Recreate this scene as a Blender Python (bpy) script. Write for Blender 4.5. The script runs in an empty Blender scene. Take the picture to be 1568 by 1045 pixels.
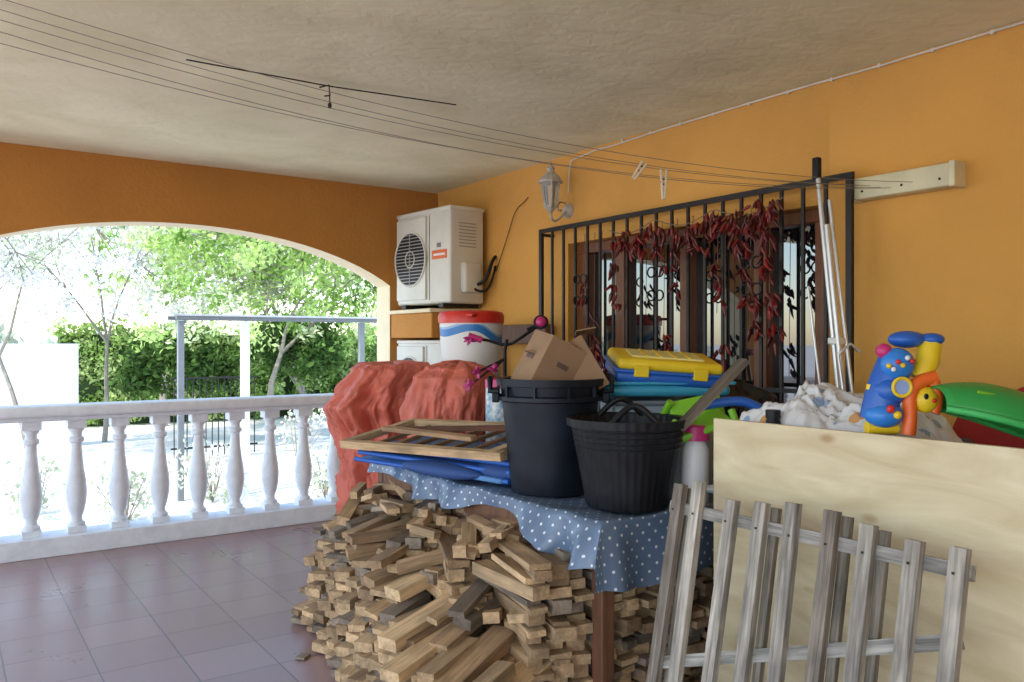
import bpy, math, random
import numpy as np
from mathutils import Vector, Matrix, Euler, noise
random.seed(7); np.random.seed(7)
scene=bpy.context.scene
COL=scene.collection
rad=math.radians
# ---------------------------------------------------------------- helpers
def link(o,parent=None):
    COL.objects.link(o)
    if parent: o.parent=parent
    return o
def group(name,loc=(0,0,0),rot=(0,0,0)):
    e=bpy.data.objects.new(name,None); e.location=loc; e.rotation_euler=rot; e.empty_display_size=.1
    return link(e)
def M(name,col,rough=.6,metal=0,var=.12,scale=6,bump=0,bscale=40,spec=.5,stretch=(1,1,1),col2=None,trans=0,dist=0,coords='Object',detail=5,bdist=.02):
    m=bpy.data.materials.new(name); m.use_nodes=True
    n=m.node_tree.nodes; l=m.node_tree.links; b=n['Principled BSDF']
    tc=n.new('ShaderNodeTexCoord'); mp=n.new('ShaderNodeMapping'); mp.inputs['Scale'].default_value=stretch
    l.new(tc.outputs[coords],mp.inputs[0])
    nz=n.new('ShaderNodeTexNoise'); nz.inputs['Scale'].default_value=scale; nz.inputs['Detail'].default_value=detail; nz.inputs['Distortion'].default_value=dist
    l.new(mp.outputs[0],nz.inputs['Vector'])
    rp=n.new('ShaderNodeValToRGB'); rp.color_ramp.elements[0].position=.3; rp.color_ramp.elements[1].position=.7
    c2=col2 if col2 else tuple(min(1,c*(1+var)) for c in col)
    c1=col if col2 else tuple(c*(1-var) for c in col)
    rp.color_ramp.elements[0].color=(*c1,1); rp.color_ramp.elements[1].color=(*c2,1)
    l.new(nz.outputs[0],rp.inputs[0]); l.new(rp.outputs[0],b.inputs['Base Color'])
    b.inputs['Roughness'].default_value=rough; b.inputs['Metallic'].default_value=metal
    b.inputs['Specular IOR Level'].default_value=spec
    if trans: b.inputs['Transmission Weight'].default_value=trans
    if bump:
        n2=n.new('ShaderNodeTexNoise'); n2.inputs['Scale'].default_value=bscale; n2.inputs['Detail'].default_value=6; n2.inputs['Distortion'].default_value=dist
        l.new(mp.outputs[0],n2.inputs['Vector'])
        bp=n.new('ShaderNodeBump'); bp.inputs['Strength'].default_value=bump; bp.inputs['Distance'].default_value=bdist
        l.new(n2.outputs[0],bp.inputs['Height']); l.new(bp.outputs[0],b.inputs['Normal'])
    return m
def mesh(name,v,f,mat,parent=None,smooth=False,loc=(0,0,0),rot=(0,0,0)):
    me=bpy.data.meshes.new(name); me.from_pydata([tuple(p) for p in v],[],f); me.update()
    if mat: me.materials.append(mat)
    if smooth: me.polygons.foreach_set('use_smooth',[True]*len(me.polygons))
    o=bpy.data.objects.new(name,me); o.location=loc; o.rotation_euler=rot
    return link(o,parent)
BV=[(-1,-1,-1),(1,-1,-1),(1,1,-1),(-1,1,-1),(-1,-1,1),(1,-1,1),(1,1,1),(-1,1,1)]
BF=[(3,2,1,0),(4,5,6,7),(0,1,5,4),(1,2,6,5),(2,3,7,6),(3,0,4,7)]
def box(name,c,s,mat,parent=None,rot=(0,0,0),bevel=0,seg=2):
    o=mesh(name,[(a*s[0]/2,b*s[1]/2,d*s[2]/2) for a,b,d in BV],BF,mat,parent,loc=c,rot=rot)
    if bevel:
        m=o.modifiers.new('b','BEVEL'); m.width=bevel; m.segments=seg; m.limit_method='ANGLE'
        if seg>2: o.data.polygons.foreach_set('use_smooth',[True]*6)
    return o
def lathe(name,prof,mat,parent=None,loc=(0,0,0),rot=(0,0,0),seg=40,smooth=True,sx=1,sy=1,rib=0,ribn=20):
    v=[];f=[]
    for i,(r,z) in enumerate(prof):
        for k in range(seg):
            a=2*math.pi*k/seg; rr=r*(1+rib*math.cos(a*ribn))
            v.append((rr*math.cos(a)*sx,rr*math.sin(a)*sy,z))
    for i in range(len(prof)-1):
        for k in range(seg):
            k2=(k+1)%seg; f.append((i*seg+k,i*seg+k2,(i+1)*seg+k2,(i+1)*seg+k))
    f.append(tuple(range(seg))[::-1])
    f.append(tuple((len(prof)-1)*seg+k for k in range(seg)))
    o=mesh(name,v,f,mat,parent,smooth,loc,rot)
    if smooth:
        try: o.data.set_sharp_from_angle(angle=rad(40))
        except Exception: pass
    return o
def tube(name,pts,r,mat,parent=None,cyc=False,smooth=False):
    cu=bpy.data.curves.new(name,'CURVE'); cu.dimensions='3D'; cu.bevel_depth=r; cu.bevel_resolution=2; cu.use_fill_caps=True
    sp=cu.splines.new('NURBS' if smooth else 'POLY'); sp.points.add(len(pts)-1)
    for p,q in zip(sp.points,pts): p.co=(*q,1)
    sp.use_cyclic_u=cyc
    if smooth: sp.order_u=3; sp.use_endpoint_u=True
    cu.materials.append(mat)
    return link(bpy.data.objects.new(name,cu),parent)
def ell(name,c,s,mat,parent=None,rot=(0,0,0),seg=24):
    pr=[(math.sin(math.pi*i/16)+1e-4,-math.cos(math.pi*i/16)) for i in range(17)]
    o=lathe(name,pr,mat,parent,c,rot,seg); o.scale=s; return o
def torus(name,c,R,r,mat,parent=None,rot=(0,0,0),seg=40):
    v=[];f=[];m=10
    for i in range(seg):
        a=2*math.pi*i/seg
        for j in range(m):
            b=2*math.pi*j/m; v.append(((R+r*math.cos(b))*math.cos(a),(R+r*math.cos(b))*math.sin(a),r*math.sin(b)))
    for i in range(seg):
        for j in range(m):
            f.append((i*m+j,((i+1)%seg)*m+j,((i+1)%seg)*m+(j+1)%m,i*m+(j+1)%m))
    return mesh(name,v,f,mat,parent,True,c,rot)
class Bulk:
    def __init__(s): s.v=[];s.f=[];s.c=[];s.l=[]
    def box(s,c,size,R=None,col=(1,1,1)):
        R=R or Matrix.Identity(3); n=len(s.v); off=Vector((random.random()*50,random.random()*50,random.random()*50))
        od=sorted(range(3),key=lambda i:-size[i])
        for a,b,d in BV:
            p=Vector((a*size[0]/2,b*size[1]/2,d*size[2]/2))
            s.l.append(Vector((p[od[0]],p[od[1]],p[od[2]]))+off); s.v.append(Vector(c)+R@p); s.c.append(col)
        s.f+= [tuple(n+i for i in q) for q in BF]
    def spindle(s,p,d,L,r,col):
        d=Vector(d).normalized(); t=d.orthogonal().normalized(); b=d.cross(t); n=len(s.v); p=Vector(p)
        for h,rr in ((0,.35),(.3,1),(.7,.75),(1,.05)):
            for k in range(5):
                a=k*2*math.pi/5; q=p+d*L*h+(t*math.cos(a)+b*math.sin(a))*r*rr+t*L*.35*h*h
                s.v.append(q); s.c.append(col); s.l.append(q)
        for i in range(3):
            for k in range(5): s.f.append((n+i*5+k,n+i*5+(k+1)%5,n+i*5+5+(k+1)%5,n+i*5+5+k))
        s.f.append(tuple(n+k for k in range(5)))
    def seg(s,p,q,r0,r1,col,m=6):
        p=Vector(p);q=Vector(q); d=(q-p).normalized(); t=d.orthogonal().normalized(); b=d.cross(t); n=len(s.v)
        for c,r in ((p,r0),(q,r1)):
            for k in range(m):
                a=k*2*math.pi/m; w=c+(t*math.cos(a)+b*math.sin(a))*r; s.v.append(w); s.c.append(col); s.l.append(w)
        for k in range(m): s.f.append((n+k,n+(k+1)%m,n+m+(k+1)%m,n+m+k))
    def obj(s,name,mat,parent=None,smooth=False,loc=(0,0,0),rot=(0,0,0)):
        o=mesh(name,s.v,s.f,mat,parent,smooth,loc,rot); me=o.data
        a=me.attributes.new('Col','FLOAT_COLOR','POINT'); a.data.foreach_set('color',[x for c in s.c for x in (*c,1)])
        a=me.attributes.new('loc','FLOAT_VECTOR','POINT'); a.data.foreach_set('vector',[x for c in s.l for x in c])
        return o
def wood_attr(name,rough=.75,grain=.35,dirt=.4):
    m=bpy.data.materials.new(name); m.use_nodes=True; n=m.node_tree.nodes; l=m.node_tree.links; b=n['Principled BSDF']
    ac=n.new('ShaderNodeAttribute'); ac.attribute_name='Col'
    al=n.new('ShaderNodeAttribute'); al.attribute_name='loc'
    mp=n.new('ShaderNodeMapping'); mp.inputs['Scale'].default_value=(4,80,80); l.new(al.outputs['Vector'],mp.inputs[0])
    nz=n.new('ShaderNodeTexNoise'); nz.inputs['Scale'].default_value=1; nz.inputs['Detail'].default_value=6; nz.inputs['Distortion'].default_value=.8
    l.new(mp.outputs[0],nz.inputs['Vector'])
    r=n.new('ShaderNodeMapRange'); r.inputs[1].default_value=.3; r.inputs[2].default_value=.7; r.inputs[3].default_value=1-grain; r.inputs[4].default_value=1.12
    l.new(nz.outputs[0],r.inputs[0])
    mp2=n.new('ShaderNodeMapping'); mp2.inputs['Scale'].default_value=(.6,2,2); l.new(al.outputs['Vector'],mp2.inputs[0])
    n2=n.new('ShaderNodeTexNoise'); n2.inputs['Scale'].default_value=9; n2.inputs['Detail'].default_value=4; l.new(mp2.outputs[0],n2.inputs['Vector'])
    r2=n.new('ShaderNodeMapRange'); r2.inputs[1].default_value=.35; r2.inputs[2].default_value=.6; r2.inputs[3].default_value=1-dirt; r2.inputs[4].default_value=1.05
    l.new(n2.outputs[0],r2.inputs[0])
    mu=n.new('ShaderNodeMath'); mu.operation='MULTIPLY'; l.new(r.outputs[0],mu.inputs[0]); l.new(r2.outputs[0],mu.inputs[1])
    vm=n.new('ShaderNodeVectorMath'); vm.operation='SCALE'; l.new(ac.outputs['Color'],vm.inputs[0]); l.new(mu.outputs[0],vm.inputs['Scale'])
    l.new(vm.outputs[0],b.inputs['Base Color']); b.inputs['Roughness'].default_value=rough
    bp=n.new('ShaderNodeBump'); bp.inputs['Strength'].default_value=.4; bp.inputs['Distance'].default_value=.004
    l.new(nz.outputs[0],bp.inputs['Height']); l.new(bp.outputs[0],b.inputs['Normal'])
    return m
def attr_mat(name,rough=.5):
    m=bpy.data.materials.new(name); m.use_nodes=True; n=m.node_tree.nodes; b=n['Principled BSDF']
    ac=n.new('ShaderNodeAttribute'); ac.attribute_name='Col'; m.node_tree.links.new(ac.outputs['Color'],b.inputs['Base Color']); b.inputs['Roughness'].default_value=rough
    return m
def leaf_mat(name):
    m=bpy.data.materials.new(name); m.use_nodes=True; n=m.node_tree.nodes; l=m.node_tree.links; n.remove(n['Principled BSDF'])
    ac=n.new('ShaderNodeAttribute'); ac.attribute_name='Col'
    d=n.new('ShaderNodeBsdfDiffuse'); t=n.new('ShaderNodeBsdfTranslucent'); mx=n.new('ShaderNodeMixShader'); mx.inputs[0].default_value=.45
    l.new(ac.outputs['Color'],d.inputs[0]); l.new(ac.outputs['Color'],t.inputs[0]); l.new(d.outputs[0],mx.inputs[1]); l.new(t.outputs[0],mx.inputs[2])
    l.new(mx.outputs[0],n['Material Output'].inputs[0]); return m
# ---------------------------------------------------------------- materials
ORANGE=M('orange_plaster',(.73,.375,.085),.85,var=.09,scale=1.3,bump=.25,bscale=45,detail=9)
ORANGE_SHADED=M('orange_plaster_shaded',(.52,.225,.042),.85,var=.10,scale=1.3,bump=.25,bscale=45,detail=9)  # same orange plaster, with the arch wall's shade put into the colour
CREAM=M('cream_soffit',(.85,.74,.5),.85,var=.05)
WHITEP=M('white_paint',(.78,.82,.87),.5,var=.08,scale=12,bump=.2,bscale=60)
CEIL=M('ceiling_plaster',(.74,.72,.47),.92,scale=1.7,bump=.35,bscale=11,col2=(.90,.88,.62),detail=12,stretch=(1,1.3,1),dist=.6)
IRON=M('black_iron',(.018,.016,.016),.45,metal=.3,var=.3)
BROWN=M('brown_frame',(.20,.075,.03),.4,var=.25,scale=5,stretch=(8,8,1))
ALU=M('aluminium_tube',(.7,.72,.75),.35,metal=.6,var=.06)
ACW=M('ac_casing',(.69,.68,.60),.45,var=.08,scale=4)
DARK=M('dark_plastic',(.008,.009,.012),.5,var=.45,scale=14,spec=.3)
NAVY=M('black_blue_plastic',(.008,.012,.021),.48,var=.5,scale=7,spec=.3,detail=9)
TARP=M('red_tarp',(.62,.15,.10),.55,var=.14,scale=4,bump=.7,bscale=7,dist=1.5,bdist=.025)
CARD=M('cardboard',(.32,.195,.11),.85,var=.12)
def P(name,c,r=.36,v=.06): return M(name,c,r,var=v,scale=7,bump=.05,bscale=25)
YEL=P('yellow_plastic',(.82,.58,.02),.42); BLU=P('blue_plastic',(.02,.12,.5)); CYA=P('cyan_plastic',(.05,.36,.56)); RED=P('red_plastic',(.65,.03,.02))
GRN=P('green_plastic',(.03,.34,.07)); LIM=P('lime_plastic',(.22,.55,.03)); MAG=P('magenta_plastic',(.55,.03,.18)); ORG=P('orange_plastic',(.82,.14,.02)); WHP=P('white_plastic',(.78,.78,.78))
WOODA=wood_attr('sawn_pine',.75,.32,.36); GREYW=wood_attr('weathered_wood',.85,.58,.45)
LEAF=leaf_mat('leaves'); CABLE=M('cable_white',(.75,.7,.6),.5); GREYL=M('line_wire',(.22,.2,.18),.5)
# tiles
m=bpy.data.materials.new('terracotta_tile'); m.use_nodes=True; n=m.node_tree.nodes; l=m.node_tree.links; b=n['Principled BSDF']
tc=n.new('ShaderNodeTexCoord'); br=n.new('ShaderNodeTexBrick'); br.offset=0; br.squash=1
for k,vv in (('Scale',1),('Mortar Size',.0035),('Brick Width',.34),('Row Height',.34),('Mortar Smooth',.2)): br.inputs[k].default_value=vv
br.inputs['Color1'].default_value=(.385,.245,.24,1); br.inputs['Color2'].default_value=(.335,.205,.20,1); br.inputs['Mortar'].default_value=(.15,.105,.11,1)
l.new(tc.outputs['Object'],br.inputs['Vector'])
nz=n.new('ShaderNodeTexNoise'); nz.inputs['Scale'].default_value=1.8; nz.inputs['Detail'].default_value=10; nz.inputs['Roughness'].default_value=.6; l.new(tc.outputs['Object'],nz.inputs['Vector'])
mx=n.new('ShaderNodeMixRGB'); mx.blend_type='MULTIPLY'; mx.inputs[0].default_value=.4; l.new(br.outputs[0],mx.inputs[1])
rp=n.new('ShaderNodeValToRGB'); rp.color_ramp.elements[0].position=.25; rp.color_ramp.elements[1].position=.75; rp.color_ramp.elements[0].color=(.55,.55,.6,1)
l.new(nz.outputs[0],rp.inputs[0]); l.new(rp.outputs[0],mx.inputs[2]); l.new(mx.outputs[0],b.inputs['Base Color'])
mr=n.new('ShaderNodeMapRange'); mr.inputs[1].default_value=.25; mr.inputs[2].default_value=.75; mr.inputs[3].default_value=.24; mr.inputs[4].default_value=.40
l.new(nz.outputs[0],mr.inputs[0]); l.new(mr.outputs[0],b.inputs['Roughness']); b.inputs['Specular IOR Level'].default_value=1.0
bp=n.new('ShaderNodeBump'); bp.invert=True; bp.inputs['Strength'].default_value=.5; bp.inputs['Distance'].default_value=.004; l.new(br.outputs['Fac'],bp.inputs['Height']); l.new(bp.outputs[0],b.inputs['Normal'])
TILE=m
# ---------------------------------------------------------------- setting
WX=3.6; WY=6.3; CZ=2.75
g=M('pale_ground',(.62,.61,.57),.9,col2=(.78,.77,.73),scale=.8,bump=.3,bscale=6)
mesh('ground',[(-300,-300,-.5),(300,-300,-.5),(300,300,-.5),(-300,300,-.5)],[(0,1,2,3)],g)
box('terrace_floor',(-.45,.9,-.245),(8.3,11.4,.49),TILE)
box('ceiling',(.55,1.5,CZ+.11),(6.6,10.6,.22),CEIL)
hw=group('house_wall')
y0,y1,z0,z1=2.42,4.475,1.0,2.13
def wb(nm,ya,yb,za,zb): box(nm,(WX+.12,(ya+yb)/2,(za+zb)/2),(.24,yb-ya,zb-za),ORANGE,hw)
wb('wall_near',-3.8,y0,0,CZ); wb('wall_far',y1,WY,0,CZ); wb('wall_sill',y0,y1,0,z0); wb('wall_head',y0,y1,z1,CZ)
ew=group('light_blocking_end_wall'); box('solid_part',(1.4,-3.4,CZ/2),(4.4,.24,CZ),ORANGE,ew); box('skirting',(1.4,-3.27,.06),(4.4,.02,.12),TILE,ew)  # unseen wall added behind the camera to cut light from that side
aw=group('arched_wall')
def archz(x,cx): return 2.31-.9*(1-math.sqrt(max(0,1-((x-cx)/2.0)**2)))
def arch(cx,xl,xr,nm):
    N=48; v=[];f=[];v2=[];f2=[]
    a,b=cx-1.65,cx+1.65
    for yy in (WY,WY+.25):
        for i in range(N+1):
            x=a+(b-a)*i/N; v.append((x,yy,archz(x,cx))); v.append((x,yy,CZ))
    H=2*(N+1)
    for i in range(N):
        q=(2*i,2*i+2,2*i+3,2*i+1); f.append(q); f.append(tuple(H+k for k in q[::-1]))
    mesh(nm+'_spandrel',v,f,ORANGE_SHADED,aw)
    for i in range(N+1):
        x=a+(b-a)*i/N
        for yy in (WY,WY+.25): v2.append((x,yy,archz(x,cx)))
    for i in range(N): f2.append((2*i,2*i+1,2*i+3,2*i+2))
    k=len(v2); zs=archz(a,cx)
    for x in (a,b):
        v2+= [(x,WY,0),(x,WY+.25,0),(x,WY+.25,zs),(x,WY,zs)]
    f2+= [(k,k+1,k+2,k+3),(k+4,k+7,k+6,k+5)]
    mesh(nm+'_soffit',v2,f2,CREAM,aw)
def pier(a,b,nm): 
    mesh(nm,[(x,y,z) for z in (0,CZ) for x,y in ((a,WY),(b,WY),(b,WY+.25),(a,WY+.25))],[(0,1,5,4),(2,3,7,6),(0,4,7,3),(1,2,6,5)],ORANGE_SHADED,aw)
arch(1.48,0,0,'arch_a')
pier(3.133,WX+.24,'pier_a'); pier(-.55,-.173,'pier_b')
for i,(x,y) in enumerate([(-2.4,2.6),(-2.4,6.4),(-2.4,-3.4)]):
    pl=group('porch_pillar'); box('shaft',(x,y,CZ/2),(.3,.3,CZ),ORANGE,pl); box('base',(x,y,.06),(.36,.36,.12),WHITEP,pl,bevel=.01)
def balustrade(xa,xb,first):
    bg=group('balustrade')
    box('kerb',((xa+xb)/2,WY+.10,.065),(xb-xa,.26,.13),WHITEP,bg,bevel=.008)
    box('handrail',((xa+xb)/2,WY+.10,.975),(xb-xa,.24,.075),WHITEP,bg,bevel=.018,seg=3)
    box('handrail_under',((xa+xb)/2,WY+.10,.922),(xb-xa,.17,.03),WHITEP,bg,bevel=.008)
    prof=[(.056,.0),(.056,.02),(.04,.035),(.036,.06),(.05,.10),(.064,.17),(.068,.24),(.062,.31),(.048,.40),(.038,.50),(.034,.56),(.036,.575),(.05,.585),(.05,.61),(.036,.62),(.036,.645),(.05,.665),(.05,.68)]
    v=[];f=[];sg=20
    x=first
    while x<xb-.05:
        if x>xa+.05:
            n0=len(v)
            for r,z in prof:
                for k in range(sg):
                    a=2*math.pi*k/sg; v.append((x+r*math.cos(a),WY+.1+r*math.sin(a),z+.17))
            for i in range(len(prof)-1):
                for k in range(sg): f.append((n0+i*sg+k,n0+i*sg+(k+1)%sg,n0+(i+1)*sg+(k+1)%sg,n0+(i+1)*sg+k))
            for za,zb in ((.131,.172),(.848,.906)):
                n1=len(v); v+= [(x+p[0]*.058,WY+.1+p[1]*.058,za if p[2]<0 else zb) for p in BV]; f+= [tuple(n1+i for i in q) for q in BF]
        x+=.272
    o=mesh('balusters',v,f,WHITEP,bg,True)
    try: o.data.set_sharp_from_angle(angle=rad(35))
    except Exception: pass
balustrade(-.17,3.13,-.042); balustrade(-2.25,-.56,-2.2)
# ---------------------------------------------------------------- window
wg=group('window')
fx=WX+.12
w=y1-y0
for nm,c,s in [('frame_top',(fx,(y0+y1)/2,z1-.035),(.08,w,.07)),('frame_bottom',(fx,(y0+y1)/2,z0+.035),(.08,w,.07)),
               ('jamb_a',(fx,y0+.07,(z0+z1)/2),(.081,.14,z1-z0-.14)),('jamb_b',(fx,y1-.06,(z0+z1)/2),(.081,.12,z1-z0-.14))]:
    box(nm,c,s,BROWN,wg,bevel=.006)
for i,yy in enumerate((2.90,3.45,4.03)): box('mullion_%d'%i,(fx-.01,yy,(z0+z1)/2),(.07,.085,z1-z0-.142),BROWN,wg,bevel=.006)
GL=bpy.data.materials.new('window_glass'); GL.use_nodes=True; pb=GL.node_tree.nodes['Principled BSDF']
pb.inputs['Base Color'].default_value=(.012,.014,.017,1); pb.inputs['Roughness'].default_value=.02; pb.inputs['IOR'].default_value=2.4
box('glass',(fx+.02,(y0+y1)/2,(z0+z1)/2),(.012,w-.02,z1-z0-.02),GL,wg)
box('sill',(WX-.03,(y0+y1)/2,z0-.02),(.12,w+.08,.04),BROWN,wg,bevel=.004)
gg=group('window_grille'); B=Bulk(); gx=3.49; ga,gb=2.24,4.64
for zz in (2.225,.98): B.box((gx,(ga+gb)/2,zz),(.016,gb-ga+.04,.03))
B.box((gx,(ga+gb)/2,1.2),(.012,gb-ga,.022))
for i in range(20):
    yy=ga+(gb-ga)*i/19; sz=.03 if i in(0,19) else .017
    B.box((gx,yy,1.6),(sz*.8,sz,1.22))
for yy in (ga,gb):
    for zz in (2.2,1.0): B.box((gx+.055,yy,zz),(.11,.02,.02))
B.obj('bars',IRON,gg)
for yy in (3.5,4.2,2.8):
    for sgn in (-1,1):
        for zc in (1.72,1.86):
            torus('scroll',(gx-.012,yy+sgn*.035,zc),.03,.005,IRON,gg,rot=(0,rad(90),0),seg=20)
# peppers
B=Bulk()
def pepper(p):
    d=(random.uniform(-.4,.4),random.uniform(-.5,.5),random.uniform(-1,-.3)); k=random.random()
    B.spindle(p,d,random.uniform(.05,.085),random.uniform(.009,.014),(.07+.2*k*k,.007+.01*k,.007+.007*k))
strands=[(3.83,1.95,.3,16),(3.72,2.13,.15,14),(3.6,2.1,.12,12),(3.42,2.08,.22,14),(3.3,2.1,.45,16),(3.18,2.1,.15,16),(3.0,2.1,.5,20),(2.88,2.14,.22,18),(2.78,2.12,.7,40),(2.72,2.18,.35,30),(2.66,2.18,.8,60),(4.12,1.85,.25,10),(4.02,1.6,.25,10),(3.95,1.45,.2,10),(3.35,1.5,.2,10),(2.95,1.45,.2,10)]
for y,zt,L,nn in strands:
    for i in range(nn):
        h=random.random(); h=(int(h*5)+random.random()*.55)/5
        pepper((3.45+random.uniform(-.025,.025),y+random.gauss(0,.016)+.03*math.sin(h*5),zt-h*L))
for i in range(120):
    h=random.random(); yy=2.6+1.25*h; pepper((3.45+random.uniform(-.03,.02),yy,2.14-.09*abs(math.sin(h*9))+random.gauss(0,.016)))
pg=group('dried_pepper_strings'); B.obj('peppers',attr_mat('dried_pepper',.3),pg,smooth=True)
tube('string',[(3.455,2.58+1.3*i/30,2.17-.06*abs(math.sin(i/30*9))) for i in range(31)],.003,M('string',(.2,.15,.1)),pg)
for i,(y,zt,L,nn) in enumerate(strands): tube('hanging_string_%d'%i,[(3.455,y,2.15),(3.455,y+.01,zt-L)],.002,M('string_%d'%i,(.15,.08,.06)),pg)
# ---------------------------------------------------------------- AC units
def ac(nm,loc,rz,W,D,H,label=True):
    a=group(nm,loc,(0,0,rz))
    box('casing',(0,0,H/2),(W,D,H),ACW,a,bevel=.02,seg=4)
    box('top_lid',(0,0,H+.002),(W+.012,D+.012,.03),ACW,a,bevel=.01,seg=3)
    cx=-W*.2; R=min(W*.29,H*.43); cz=H*.5
    box('fan_panel',(cx,-D/2-.008,cz),(W*.56,.018,H*.9),ACW,a,bevel=.008)
    lathe('fan_recess',[(R,0),(R,.004)],DARK,a,(cx,-D/2-.0175,cz),(rad(90),0,0),48,False)
    torus('fan_ring',(cx,-D/2-.022,cz),R,.008,ACW,a,(rad(90),0,0))
    torus('fan_ring_inner',(cx,-D/2-.024,cz),R*.3,.004,ACW,a,(rad(90),0,0))
    Bk=Bulk(); k=-R*.94
    while k<R*.95:
        hw_=math.sqrt(R*R-k*k); Bk.box((cx,-D/2-.024,cz+k),(2*hw_,.005,.0075)); k+=.027
    Bk.box((cx,-D/2-.026,cz),(.008,.005,2*R)); 
    Bk.obj('fan_louvres',M('louvre_grey',(.35,.35,.33),.5),a)
    box('seam',(W*.13,-D/2-.001,H*.5),(.004,.004,H*.92),DARK,a)
    if label:
        box('sticker',(W*.31,-D/2-.002,H*.52),(W*.26,.004,.07),P('sticker_orange',(.75,.16,.04)),a)
        box('sticker_text',(W*.31,-D/2-.0045,H*.52),(W*.2,.002,.018),WHP,a)
        box('logo',(W*.30,-D/2-.002,H*.62),(.05,.004,.035),P('logo_grey',(.2,.2,.2)),a)
    box('service_cover',(W/2+.02,.02,H*.27),(.07,D*.5,H*.32),ACW,a,bevel=.02,seg=4)
    for i in range(8): box('side_vent_%d'%i,(W/2+.002,0,H*(.6+.035*i)),(.004,D*.5,.008),P('vent_grey',(.35,.35,.33)),a)
    for sx in(-.35,.35): box('foot',(W*sx,0,-.015),(.06,D*1.05,.03),IRON,a)
    tube('pipe',[(W/2+.05,.06,H*.2),(W/2+.11,.1,H*.22),(W/2+.13,.14,H*.45),(W/2+.1,.2,H*.5)],.014,DARK,a,smooth=True)
    tube('pipe_b',[(W/2+.05,.03,H*.15),(W/2+.1,.07,H*.1),(W/2+.12,.15,H*.2),(W/2+.1,.2,H*.4)],.01,DARK,a,smooth=True)
    return a
ac('air_conditioner',(3.35,5.84,1.745),rad(-84.7),.76,.33,.74)
ac('air_conditioner',(3.33,5.86,.78),rad(-86),.72,.3,.66,False)
sh=group('orange_plaster_ledge'); box('block',(3.36,5.93,1.575),(.46,.7,.2),ORANGE_SHADED,sh,bevel=.01); box('cap',(3.355,5.93,1.69),(.49,.72,.03),CREAM,sh,bevel=.005)
box('lower_block',(3.36,5.93,.36),(.46,.7,.72),ORANGE,sh)
tube('air_conditioner_cable',[(3.58,5.35,2.0),(3.585,5.2,2.25),(3.585,5.1,2.45),(3.585,4.95,2.5),(3.585,4.93,2.52)],.003,DARK,None,smooth=True)
pts=[(3.585,-2.4+ i*.35, CZ-.012-.006*abs(noise.noise(Vector((i*.9,0,0))))*3) for i in range(19)]
pts=[p for p in pts if p[1]<3.9]+[(3.583,4.0,CZ-.03),(3.583,4.15,CZ-.025),(3.583,4.3,CZ-.04),(3.583,4.42,CZ-.05),(3.583,4.44,CZ-.12),(3.583,4.45,2.48)]
ccg=group('wall_cable'); tube('cable',pts,.0055,CABLE,ccg)
for i in range(23): box('clip_%d'%i,(3.587,-1.6+i*.25,CZ-.017),(.016,.012,.018),CABLE,ccg)
# lantern
lg=group('wall_lantern'); LW=M('white_lacquer',(.5,.47,.41),.4,var=.2,scale=30)
LGs=bpy.data.materials.new('lantern_glass'); LGs.use_nodes=True; q=LGs.node_tree.nodes['Principled BSDF']; q.inputs['Base Color'].default_value=(.8,.85,.8,1); q.inputs['Transmission Weight'].default_value=.9; q.inputs['Roughness'].default_value=.12
lx,ly=3.42,4.44
lathe('wall_plate',[(.055,0),(.05,.012),(.03,.03)],LW,lg,(3.6,4.47,2.36),(0,rad(-90),0),24)
tube('arm',[(3.58,4.47,2.36),(3.52,4.46,2.30),(3.46,4.45,2.27),(3.42,4.44,2.29),(3.42,4.44,2.34)],.009,LW,lg,smooth=True)
tube('scroll',[(3.57,4.47,2.41),(3.52,4.46,2.42),(3.49,4.455,2.38),(3.51,4.46,2.34),(3.53,4.46,2.36)],.006,LW,lg,smooth=True)
lathe('base',[(.012,2.325),(.03,2.345),(.045,2.36),(.05,2.37)],LW,lg,(lx,ly,0),(0,0,0),6,False)
lathe('glass',[(.044,2.37),(.066,2.53)],LGs,lg,(lx,ly,0),(0,0,0),6,False)
for k in range(6):
    a=k*math.pi/3; tube('rib_%d'%k,[(lx+.046*math.cos(a),ly+.046*math.sin(a),2.37),(lx+.068*math.cos(a),ly+.068*math.sin(a),2.53)],.005,LW,lg)
lathe('roof',[(.084,2.528),(.086,2.54),(.06,2.575),(.03,2.60),(.024,2.62),(.03,2.63),(.012,2.65),(.004,2.68)],LW,lg,(lx,ly,0),(0,0,0),12,False)
# clothesline
cl=group('retractable_clothesline'); CRM=M('cream_plastic',(.72,.68,.46),.5)
box('housing',(3.555,2.015,2.16),(.09,.46,.1),CRM,cl,bevel=.008,seg=3)
box('end_cap',(3.55,1.775,2.16),(.1,.025,.11),CRM,cl,bevel=.004)
box('end_cap_b',(3.55,2.25,2.16),(.1,.025,.11),CRM,cl,bevel=.004)
for yy in(1.83,2.0,2.19): lathe('screw',[(.006,0),(.006,.003)],IRON,cl,(3.511,yy,2.145),(0,rad(-90),0),10,False)
for i,(ys,zs,ye,ze,S) in enumerate([(2.2,2.175,3.05,2.70,.19),(2.15,2.165,3.0,2.64,.19),(2.1,2.15,3.0,2.56,.20),(2.05,2.14,2.95,2.62,.235),(1.95,2.15,2.85,2.66,.20)]):
    pts=[]
    for k in range(33):
        s=k/32; pts.append((3.51-4.5*s,ys+(ye-ys)*s,zs+(ze-zs)*s-4*S*s*(1-s)))
    tube('line_%d'%i,pts,.0012,GREYL,cl)
tube('far_end_bracket',[(-.99,2.83,2.62),(-.99,3.07,2.66),(-.99,3.07,2.75)],.012,ALU,cl)
cl2=group('clothesline_hook_rail'); tube('rail',[(.92,3.92,2.735),(1.6,3.9,2.73),(2.3,3.83,2.735)],.0035,IRON,cl2)
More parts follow.
